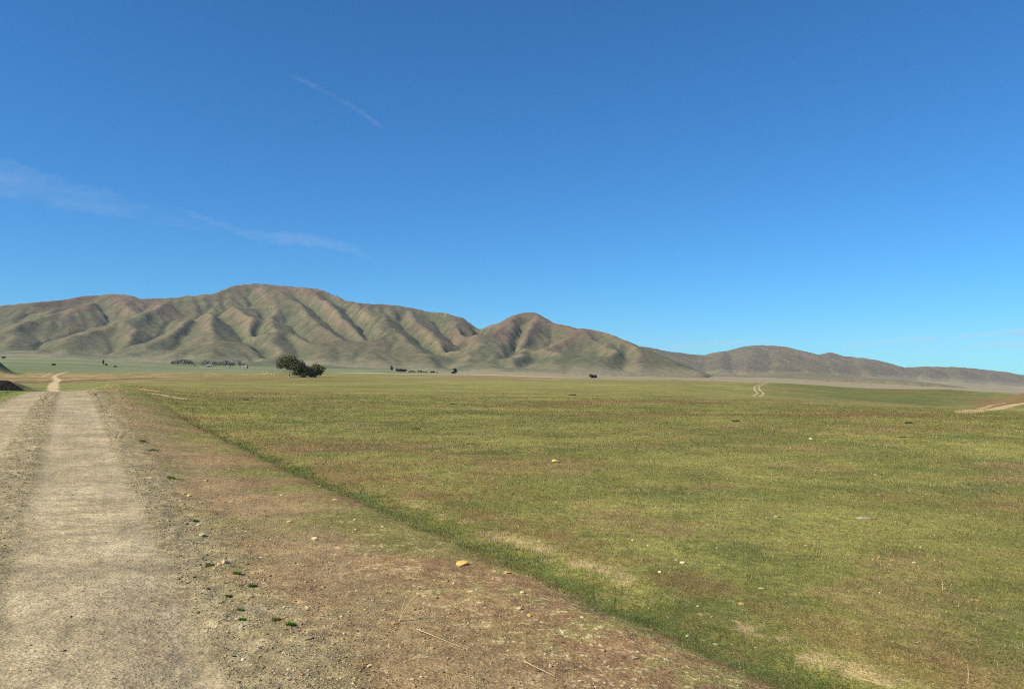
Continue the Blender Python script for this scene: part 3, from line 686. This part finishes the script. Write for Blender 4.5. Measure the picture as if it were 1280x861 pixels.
def tube(pts, r0, r1, n=6):
    pts = [Vector(p) for p in pts]; vs = []
    for i, p in enumerate(pts):
        d = (pts[min(i+1, len(pts)-1)]-pts[max(i-1, 0)]).normalized(); u = d.orthogonal().normalized(); w_ = d.cross(u); r = r0+(r1-r0)*i/(len(pts)-1)
        for k in range(n):
            a = 2*math.pi*k/n; vs.append(p+u*math.cos(a)*r+w_*math.sin(a)*r)
    V = np.array([v[:] for v in vs]); i = np.arange(len(pts)-1)[:, None]; k = np.arange(n)[None]; k2 = (k+1) % n
    return V, np.stack([i*n+k, i*n+k2, (i+1)*n+k2, (i+1)*n+k], -1).reshape(-1, 4)
def merge(parts):
    vs = []; fs = []; off = 0
    for v, f in parts: vs.append(v); fs.append(f+off); off += len(v)
    return np.vstack(vs), np.vstack(fs)
M_straw = noise_mat("dry_straw", C(190, 164, 116), C(214, 190, 146), 60)
X0, Y0 = hit(499, 779); u = Y0/F
v, f = merge([tube([(0, 0, 0), (3*u, 0, 12*u), (6*u, 0, 24*u), (9*u, .01, 34*u)], .0038, .0016), tube([(0, 0, 0), (6*u, -.005, 14*u), (13*u, 0, 24*u), (20*u, .01, 32*u)], .0038, .0015),
              tube([(0, 0, .01), (-4*u, 0, 5*u), (-2*u, .01, 12*u)], .003, .0015), tube([(4*u, 0, 14*u), (2*u, .01, 20*u), (3*u, .01, 26*u)], .002, .001)])
o = obj("dead_stalk", mesh_np("dead_stalk", v, f, M_straw)); o.location = (X0, Y0, z1(X0, Y0)); tag(o, "pale forked dry plant stalk standing on the brown verge", "dead stalk")
for a, b, hh, lb in ((390,697,22,"single thin upright dry stem below the cream white stone"), (1210,852,24,"pale dry stem rising from green grass in the near corner of the field"), (1178,742,14,"short pale dry stem in the reddish grass of the field")):
    X0, Y0 = hit(a, b); u = Y0/F
    v, f = merge([tube([(0, 0, 0), (.5*u, 0, hh*.5*u), (-.3*u, 0, hh*u)], .003, .0014), tube([(0, 0, hh*.5*u), (1.6*u, 0, hh*.7*u)], .0016, .001)])
    o = obj("dry_stem", mesh_np("dry_stem", v, f, M_straw)); o.location = (X0, Y0, z1(X0, Y0)); tag(o, lb, "dry stem")
# dry twigs lying on the verge
for pa, lb in ((((520,790),(545,800),(576,812)), "thin dry twig lying on the verge right of the brown stone"), (((655,830),(672,838),(694,850)), "bent dry twig lying below the white stone near the bottom")):
    pts = [hit(*q) for q in pa]; o0 = pts[0]; v, f = tube([(q[0]-o0[0], q[1]-o0[1], z1(*q)-z1(*o0)+.012) for q in pts], .003, .0015)
    o = obj("twig", mesh_np("twig", v, f, M_straw)); o.location = (o0[0], o0[1], z1(*o0)); tag(o, lb, "twig")

# ------------------------------------------------------------------ earth bank with a dark cut face, left of the road
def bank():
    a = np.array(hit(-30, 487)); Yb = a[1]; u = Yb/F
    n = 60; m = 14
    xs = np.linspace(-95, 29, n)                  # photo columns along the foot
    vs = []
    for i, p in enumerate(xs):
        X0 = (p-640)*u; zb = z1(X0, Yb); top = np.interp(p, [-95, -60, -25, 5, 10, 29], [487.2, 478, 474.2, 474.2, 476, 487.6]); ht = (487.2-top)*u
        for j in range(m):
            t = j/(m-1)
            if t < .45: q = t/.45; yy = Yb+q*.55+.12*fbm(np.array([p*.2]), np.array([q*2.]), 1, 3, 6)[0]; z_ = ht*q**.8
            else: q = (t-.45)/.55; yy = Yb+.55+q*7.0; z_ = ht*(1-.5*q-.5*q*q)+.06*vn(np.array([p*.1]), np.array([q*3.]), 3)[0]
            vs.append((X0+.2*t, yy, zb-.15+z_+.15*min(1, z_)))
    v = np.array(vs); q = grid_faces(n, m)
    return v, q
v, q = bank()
M_bank = noise_mat("soil_painted_shade", (.003, .003, .0025), (.008, .007, .005), 1.5, bump=.1, bs=4)  # shade of the cut face put into a near-black soil colour
M_turf = noise_mat("bank_turf", tuple(C(120, 116, 66)), tuple(C(156, 138, 92)), 1.2, bump=.05, bs=6)
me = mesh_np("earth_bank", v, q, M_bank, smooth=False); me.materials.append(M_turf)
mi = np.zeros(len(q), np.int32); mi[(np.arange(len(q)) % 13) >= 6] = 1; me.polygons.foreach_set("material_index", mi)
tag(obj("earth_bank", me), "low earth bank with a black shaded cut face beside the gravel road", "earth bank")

# ------------------------------------------------------------------ trees and bushes
def crown(blobs, n, leaf, cl, seed, dark=.55):
    """leaf clumps spread through overlapping lumps: uneven outline with gaps"""
    rg = np.random.default_rng(seed); vs = []; cs = []
    wts = np.array([b[3]*b[4]*b[5] for b in blobs]); wts /= wts.sum()
    for k in range(n):
        b = blobs[rg.choice(len(blobs), p=wts)]
        d = rg.normal(size=3); d /= np.linalg.norm(d); rad = rg.random()**.38
        p = np.array(b[:3])+d*rad*np.array(b[3:6])*(1+.28*vn(np.array([d[0]*2.3+seed]), np.array([d[1]*2.3+d[2]*3]), seed)[0])
        a = rg.normal(size=3); a /= np.linalg.norm(a); c = np.cross(a, rg.normal(size=3)); c /= np.linalg.norm(c)+1e-9
        L = leaf*rg.uniform(.6, 1.4); vs += [p-a*L*.5-c*L*.3, p+a*L*.1-c*L*.45, p+a*L*.6+c*L*.1, p-a*L*.1+c*L*.4]
        q = np.array(cl)*rg.uniform(.6, 1.3); cs += [q]*4
    return np.array(vs), np.arange(len(vs)).reshape(-1, 4), np.array(cs)
def limb_set(h, blobs, r, seed, lean=0):
    rg = np.random.default_rng(seed); parts = [tube([(0, 0, -.2), (lean*.3, 0, h*.22), (lean, .1, h*.42)], r, r*.6, 8)]
    for b in blobs:
        t = Vector(b[:3]); s_ = Vector((lean*.4, 0, h*rg.uniform(.2, .34))); m = (s_+t)/2+Vector((rg.uniform(-.4, .4), rg.uniform(-.4, .4), -.1*h*rg.random()))
        parts.append(tube([s_, m, t], r*.5, r*.12, 6))
    return merge(parts)
def make_tree(name, h, blobs, n, leaf, cl, r, barkm, seed, lean=0):
    e = bpy.data.objects.new(name, None); e.empty_display_size = 1; col.objects.link(e)
    v, f, c = crown(blobs, n, leaf, cl, seed); obj("crown", mesh_np("crown", v, f, M_leaf, np.clip(c, .005, .5)), e)
    v, f = limb_set(h, blobs, r, seed+1, lean); obj("trunk", mesh_np("trunk", v, f, barkm, smooth=True), e)
    return e
def place(e, px, py=None, Y=None, hill=False, rz=0.0, sc_=1.0):
    if Y is None: X0, Y0 = hit(px, py)
    else: X0, Y0 = at(px, Y)
    z = z1(X0, Y0)
    if Y0 > gy[0]: z = max(z, float(zh(X0, Y0)))
    e.location = (X0, Y0, z-.05); e.rotation_euler = (0, 0, rz); e.scale = (sc_,)*3
    return e
def copy_thing(e):
    c = e.copy(); col.objects.link(c)
    for ch in list(e.children):
        d = ch.copy(); col.objects.link(d); d.parent = c
    return c
TY = 330.0; u = TY/F
def B(px, py, rx, rz_, ox, ry=None, dy=0):       # lump given in photo pixels relative to the tree foot at (ox, 472.5)
    return ((px-ox)*u, dy, (472.5-py)*u, rx*u, (ry or rx)*u, rz_*u)
leaf_ol = C(106, 104, 58); leaf_dk = C(76, 82, 48)*.8; leaf_ol2 = C(116, 116, 68)
t1 = make_tree("oak_tree", 8.6, [B(353,454,8,7,361),B(362,450,9,5.5,361),B(350,459,5,4,361,dy=-1),B(367,456,8,7,361),B(374,455.5,7,5.5,361,dy=.5),B(361,460,7,4,361,dy=1.5),B(372,460,6,5,361)], 3600, .42, leaf_ol, .34, M_barkpale, 41, .5)
place(t1, 361, Y=TY); tag(t1, "large olive crowned oak with a pale trunk, tallest of the three oaks", "tree", "oak trees standing together in the pasture")
t2 = make_tree("oak_tree", 7.5, [B(376,460,7,7,380),B(384,464,7,6,380),B(390,467,6,4.5,380),B(374,466,6,5,380),B(380,469,6,3,380,dy=-1),B(371,461,7,6,380,dy=1),B(370,467,5,3,380),B(391,470,5,2.6,380)], 4600, .42, leaf_dk, .3, M_bark, 52)
place(t2, 380, Y=TY-4); tag(t2, "very dark dense oak between the two olive crowned oaks", "tree", "oak trees standing together in the pasture")
t3 = make_tree("oak_tree", 6.5, [B(395,460,7,5,395),B(401,462,6,4.5,395),B(390,463,5,4,395),B(397,467,6,3,395,dy=1)], 2300, .40, leaf_ol2, .24, M_barkpale, 63)
place(t3, 395, Y=TY+5); tag(t3, "smaller olive green oak with an open crown right of the dark oak", "tree", "oak trees standing together in the pasture")

gcl = C(122, 126, 100)
def small(seed, h, w_, cl, n=420, name="eucalyptus_tree", leaf=1.1, tall=False):
    rg = np.random.default_rng(seed)
    bl = [(rg.uniform(-.25, .25)*w_, rg.uniform(-.25, .25)*w_, h*(.5+.28*rg.random()), w_*rg.uniform(.28, .42), w_*.36, h*rg.uniform(.2, .3)) for _ in range(4)]
    return make_tree(name, h, bl, n, leaf, cl, h*.03, M_bark, seed)
euc = [small(70+i, 12+i*1.2, 9+(i % 2)*2, gcl*(1+.12*(i-1.5))) for i in range(4)]
row = [(216,1.0),(219,.9),(222,1.1),(225.5,1.2),(229,1.15),(232,1.3),(236,1.2),(239.5,.9),(243,.6),(253,.8),(256,1.2),(259,1.1),(263,.8),(267,1.1),(270,.9),(273,.8),(276,1.15),(279,1.1),(282,1.2),(285,1.2),(288,1.25),(291,1.0),(300,1.15),(303,.8),(309,.7)]
used_ = [False]*4
for i, (p, s_) in enumerate(row):
    k = i % 4; e = euc[k] if not used_[k] else copy_thing(euc[k]); used_[k] = True
    Yt = 1560+25*math.sin(i*2.1)+(p-215)*-1.2
    place(e, p, Y=Yt, rz=i*1.3, sc_=.92*s_)
    seg = "left" if p < 248 else ("middle" if p < 296 else "right")
    g_ = {"left": "first grove of grey green trees at the foot of the hill", "middle": "long middle grove of grey green trees at the foot of the hill", "right": "last grove of grey green trees beside the pale farm shed"}[seg]
    lb = {"left": "hazy grey green tree in the first grove under the big spur", "middle": "hazy grey green tree in the longest grove under the big spur", "right": "dark grey green tree in the short grove closest to the oaks"}[seg]
    tag(e, lb, "tree", g_)
# pale farm sheds among the groves
def shed(w_, d_, h_, wallm, roofm, label, px, Y, rz):
    e = bpy.data.objects.new("farm_shed", None); col.objects.link(e)
    def box(x0, x1, y0, y1, z0, z1_):
        v = np.array([(x, y, z) for z in (z0, z1_) for y in (y0, y1) for x in (x0, x1)], float); return v, np.array([[0,2,3,1],[4,5,7,6],[0,1,5,4],[2,6,7,3],[0,4,6,2],[1,3,7,5]])
    v, f = box(-w_/2, w_/2, -d_/2, d_/2, 0, h_); obj("wall", mesh_np("wall", v, f, wallm), e)
    hh = h_+d_*.25; o_ = .4
    v = np.array([(-w_/2-o_, -d_/2-o_, h_-.1), (w_/2+o_, -d_/2-o_, h_-.1), (w_/2+o_, 0, hh), (-w_/2-o_, 0, hh), (w_/2+o_, d_/2+o_, h_-.1), (-w_/2-o_, d_/2+o_, h_-.1)]); v = np.vstack([v, v+[0, 0, .15]])
    f = np.array([[0,1,2,3],[3,2,4,5],[6,9,8,7],[9,11,10,8],[0,6,7,1],[5,4,10,11],[0,3,9,6],[3,5,11,9],[1,7,8,2],[2,8,10,4]]); obj("roof", mesh_np("roof", v, f, roofm), e)
    v, f = box(-1.5, 1.5, -d_/2-.06, -d_/2-.01, 0, h_*.8); obj("door", mesh_np("door", v, f, M_bark), e)
    place(e, px, Y=Y, rz=rz); tag(e, label, "shed"); return e
M_wh = noise_mat("whitewash", (.20, .18, .15), (.28, .25, .21), .6); M_tin = noise_mat("tin_roof", (.2, .185, .165), (.28, .26, .23), .4, rough=.7)
shed(9, 6, 4.2, M_wh, M_tin, "tiny pale farm shed inside the longest grove of grey trees", 261.5, 1480, .2)
shed(10, 6, 3.2, M_wh, M_tin, "tiny pale farm shed beside the short grove nearest the oaks", 306, 1430, -.2)

def single(px, Y, h, w_, cl, name, label, seed, py=None, n=500, leaf=.9):
    e = small(seed, h, w_, cl, n, name, leaf); place(e, px, Y=Y, rz=seed); tag(e, label, "tree" if "tree" in name else "bush"); return e
gd = C(70, 82, 52)*.6
single(66, 1050, 4.6, 6.5, gd, "round_bush", "lone round dark bush on the pale green flat beyond the road end", 101, leaf=.7)
single(129.5, 1250, 10, 3.5, gd, "slender_tree", "thin dark upright tree on the pale green flat, leaning with bare top", 102)
single(132.5, 1252, 4, 4, gd, "low_bush", "low dark bush at the foot of the thin upright tree", 103)
single(144, 1150, 3.0, 3.6, C(96, 112, 76)*.7, "low_bush", "faint small green bush right of the thin upright tree", 104)
single(4, 1500, 6.5, 9, C(56, 66, 52)*.6, "round_bush", "dark bush at the left edge below the hill toe", 105)
single(490, 1060, 8.5, 4.2, C(104, 86, 66)*.6, "poplar_tree", "brownish upright tree at the left end of the valley floor row", 106)
single(497.5, 1000, 4.8, 6.0, gd*.8, "round_tree", "dark round tree, left one of the adjoining trio right of the brownish tree", 107)
single(501.5, 1002, 5.0, 6.5, gd*.8, "round_tree", "dark round tree, middle one of the adjoining trio", 108)
single(505.5, 1004, 4.6, 5.5, gd*.8, "round_tree", "dark round tree, right one of the adjoining trio", 109)
single(569.5, 850, 7.0, 4.6, gd*.7, "pointed_tree", "dark green tree with a pointed grey top at the mouth of the canyon", 110)
single(566.5, 852, 3.2, 4.6, C(96, 108, 74)*.6, "low_bush", "low grey green bush left of the pointed tree", 111)
single(739.5, 620, 3.8, 4.2, C(70, 74, 40)*.6, "round_bush", "lone dark olive bush at the edge of the field below the middle hills, left half", 112, leaf=.5, n=800)
single(743, 620, 3.6, 4.0, C(76, 76, 40)*.6, "round_bush", "lone dark olive bush at the edge of the field below the middle hills, right half", 113, leaf=.5, n=800)
b0 = None
for i, (p, s_) in enumerate([(512,1.),(515,1.2),(518,.9),(523,1.1),(526.5,1.3),(530,.8),(533,.9),(539,1.1),(542,1.3),(546.5,.8)]):
    if b0 is None: b0 = small(120, 3.0, 4.0, C(84, 74, 56)*.6, 200, "low_shrub", .8); e = b0
    else: e = copy_thing(b0)
    place(e, p, Y=1010+i*3, rz=i, sc_=s_*.8); tag(e, "tiny dark shrub in the straight row across the valley floor", "shrub", "row of tiny shrubs on the valley floor")
# darker clumps out in the field
cl0 = None
for i, (a, b, s_, lb) in enumerate([(715,494,1.0,"small dark weed clump alone in the far middle of the field"),(920,527,1.6,"wide low dark green clump in the field below the double track"),(406,525,.7,"tiny dark clump on the reddish patch of the field"),
      (520,537,1.3,"low dark green clump left of centre in the field"),(1136,529,1.4,"low dark green clump near the edge of the right hand hollow"),(867,505,.7,"small dark clump far out between the olive bush and the double track"),(307,500,1.0,"flat dark clump beyond the bare dirt patches"),(1128,548,1.0,"dark green clump in the right part of the field"),(565,505,.8,"small dark clump in the distant left field")]):
    X0, Y0 = hit(a, b)
    if cl0 is None:
        v, f, c = crown([(0, 0, .08, .42, .3, .1), (.35, .1, .06, .25, .25, .07)], 500, .07, C(74, 84, 40), 140); cl0 = obj("weed_clump", mesh_np("weed_clump", v, f, M_leaf, np.clip(c, .01, .5))); o = cl0
    else: o = cl0.copy(); col.objects.link(o)
    o.location = (X0, Y0, z1(X0, Y0)); o.rotation_euler = (0, 0, i*.9); k_ = s_*Y0/F*14/1.0; o.scale = (k_*.75, k_*.75, k_*.5); tag(o, lb, "weed clump")

# ------------------------------------------------------------------ scrub dotted over the hills: nobody could count it
def scrub():
    n = 130000; x = rng.uniform(-3600, 5200, n); y = rng.uniform(2000, 5600, n); z = zh(x, y); p = 640+F*x/y
    hb = z-zbase(x, y); cl = fbm(x, y, 1/140, 3, 511)
    pr = .9*ss(795, 850, p)*ss(3200, 3700, y)*ss(4, 25, hb)                   # range on the right
    pr = np.maximum(pr, .8*ss(790, 830, p)*ss(960, 900, p)*ss(2700, 3000, y)*ss(1, 8, hb))
    pr = np.maximum(pr, ss(0, .35, cl+.1)*.7*ss(455, 490, p)*ss(625, 600, p)*ss(60, 180, hb))
    pr = np.maximum(pr, ss(.15, .6, cl)*.25*ss(40, 120, hb))
    k = rng.random(n) < pr*(.35+.65*ss(-.3, .3, cl)); x, y, z = x[k], y[k], z[k]
    sz = rng.uniform(1.1, 2.7, len(x)); pv, pf = ico(3)
    v = pv[None]*sz[:, None, None]*np.array([1, 1, .75]); v = v+np.stack([x, y, z+sz*.35], -1)[:, None]; v = v.reshape(-1, 3)
    f = (pf[None]+(np.arange(len(x))*len(pv))[:, None, None]).reshape(-1, 3)
    c = np.repeat(C(84, 84, 60)*.7*rng.uniform(.6, 1.3, (len(x), 1)), len(pv), 0)
    return v, f, c
v, f, c = scrub(); tag(obj("scrub", mesh_np("scrub", v, f, M_leaf, c, n=3)), kind="stuff")

# ------------------------------------------------------------------ air and high cloud
def box_mesh(name, x0, x1, y0, y1, z0, z1_, m):
    v = np.array([(x, y, z) for z in (z0, z1_) for y in (y0, y1) for x in (x0, x1)], float)
    return mesh_np(name, v, np.array([[0,2,3,1],[4,5,7,6],[0,1,5,4],[2,6,7,3],[0,4,6,2],[1,3,7,5]]), m)
def vol_mat(name, dens, colr, aniso=0.0, fib=0):
    m = bpy.data.materials.new(name); m.use_nodes = True; t = m.node_tree; t.nodes.clear()
    o = t.nodes.new("ShaderNodeOutputMaterial"); p = t.nodes.new("ShaderNodeVolumePrincipled")
    p.inputs["Density"].default_value = dens; p.inputs["Color"].default_value = (*colr, 1); p.inputs["Anisotropy"].default_value = aniso
    if fib:
        g = t.nodes.new("ShaderNodeTexCoord"); mp = t.nodes.new("ShaderNodeMapping"); mp.inputs["Rotation"].default_value = (0, math.radians(-30), 0); mp.inputs["Scale"].default_value = (1/fib, 1/fib, 4/fib)
        n = t.nodes.new("ShaderNodeTexNoise"); n.inputs["Scale"].default_value = 1; n.inputs["Detail"].default_value = 4; n.inputs["Roughness"].default_value = .65
        r_ = t.nodes.new("ShaderNodeMapRange"); r_.inputs[1].default_value = .38; r_.inputs[2].default_value = .72; r_.inputs[3].default_value = .08*dens; r_.inputs[4].default_value = 2.6*dens
        t.links.new(g.outputs["Object"], mp.inputs[0]); t.links.new(mp.outputs[0], n.inputs["Vector"]); t.links.new(n.outputs["Fac"], r_.inputs[0]); t.links.new(r_.outputs[0], p.inputs["Density"])
    t.links.new(p.outputs[0], o.inputs["Volume"]); return m
zlo = min(float(zz.min()), float(H.min()))-1
zhi = float(H.max())+20
haze = obj("haze", box_mesh("haze", -9100, 9100, -9100, 9100, zlo, zhi, vol_mat("haze_air", 3.2e-5, (.86, .92, 1.0)))); tag(haze, kind="stuff")
def streak(pix, name, label, dens, group=None, Yc=14000.0, fib=900):
    """vapour trail: a long soft tube of thin volume at its true height; pix = (px, py, half width px)"""
    parts = []
    pts = [Vector((((p-640)/F)*Yc, Yc, EYE+(HY-q)/F*Yc)) for p, q, w_ in pix]; wd = [w_/F*Yc for _, _, w_ in pix]
    n = 60; m = 14; vs = []
    for i in range(n):
        t = i/(n-1)*(len(pts)-1); k = min(int(t), len(pts)-2); fr = t-k
        def cr(a):
            g = lambda j: a[max(0, min(len(a)-1, j))]
            A0, A1, A2, A3 = g(k-1), g(k), g(k+1), g(k+2); return A1+(A2-A0)*.5*fr+(A0*2-A1*5+A2*4-A3)*.5*fr*fr+(A1*3-A2*3+A3-A0)*.5*fr**3
        c = cr(pts); r = max(cr(wd), 1)*(1+.12*math.sin(i*1.9)+.1*math.sin(i*.77)); d = (pts[min(k+1, len(pts)-1)]-pts[k]).normalized(); up = Vector((-d.z, 0, d.x)).normalized()
        end = min(1, math.sin(math.pi*(i+.01)/(n-.98))*2.5)
        for j in range(m):
            a = 2*math.pi*j/m; vs.append((c+up*math.cos(a)*r*end+Vector((0, 1, 0))*math.sin(a)*r*end)[:])
    v = np.array(vs); i = np.arange(n-1)[:, None]; j = np.arange(m)[None]; j2 = (j+1) % m; f = np.stack([i*m+j, i*m+j2, (i+1)*m+j2, (i+1)*m+j], -1).reshape(-1, 4)
    me = mesh_np(name, v, f, vol_mat(name+"_vapour", dens, (.95, .97, 1), fib=fib), smooth=True)
    b = bmesh.new(); b.from_mesh(me); bmesh.ops.holes_fill(b, edges=[e for e in b.edges if e.is_boundary]); bmesh.ops.recalc_face_normals(b, faces=b.faces); b.to_mesh(me); b.free()
    o = obj(name, me); tag(o, label, "vapour trail" if "trail" in name else "cloud", group); return o
streak([(358,93,3),(385,104,3.2),(425,125,3.4),(455,143,3.4),(485,166,3)], "vapour_trail", "short faint white vapour trail high in the sky ending in a bright tip", 4.2e-4)
streak([(-160,185,22),(-40,212,24),(60,238,22),(140,256,16),(220,276,9),(290,292,4)], "vapour_trail", "long wide faded vapour trail drifting in from the left edge of the sky", 1.15e-4)
streak([(205,257,2.5),(235,266,4),(270,279,4.5),(300,290,4.5),(332,303,3)], "vapour_trail", "narrow brighter vapour trail continuing the wide one towards the hills", 4e-4)
streak([(285,288,5),(330,296,8),(375,299,9),(410,304,7),(440,312,6),(474,328,3)], "vapour_trail", "faint feathery vapour trail above the rounded main summit", 2.6e-4)
streak([(490,342,2),(525,338,3.5),(560,340,2)], "cloud", "tiny faint cloud wisp just right of the main summit", 2.5e-4)
for pix, lb in (([(815,436,2),(860,433,4),(905,430,4),(950,427,3),(990,428,2)], "thin pale cloud band above the saddle between the two hill ranges"), ([(1040,436,2),(1080,430,3),(1130,425,4),(1180,424,3)], "thin pale cloud band above the right hand range"),
                ([(1190,440,2),(1230,432,4),(1290,429,5),(1400,420,4)], "thin pale cloud band at the right edge of the sky"), ([(1180,424,2),(1240,417,4),(1300,414,5),(1400,410,3)], "upper thin cloud band at the right edge of the sky")):
    streak(pix, "cloud", lb, 9e-4, Yc=26000.0, fib=2200)
print("verts ground", len(V), "hills", len(used), "grass", len(grass.data.vertices)//3, "gravel", len(gravel.data.vertices))
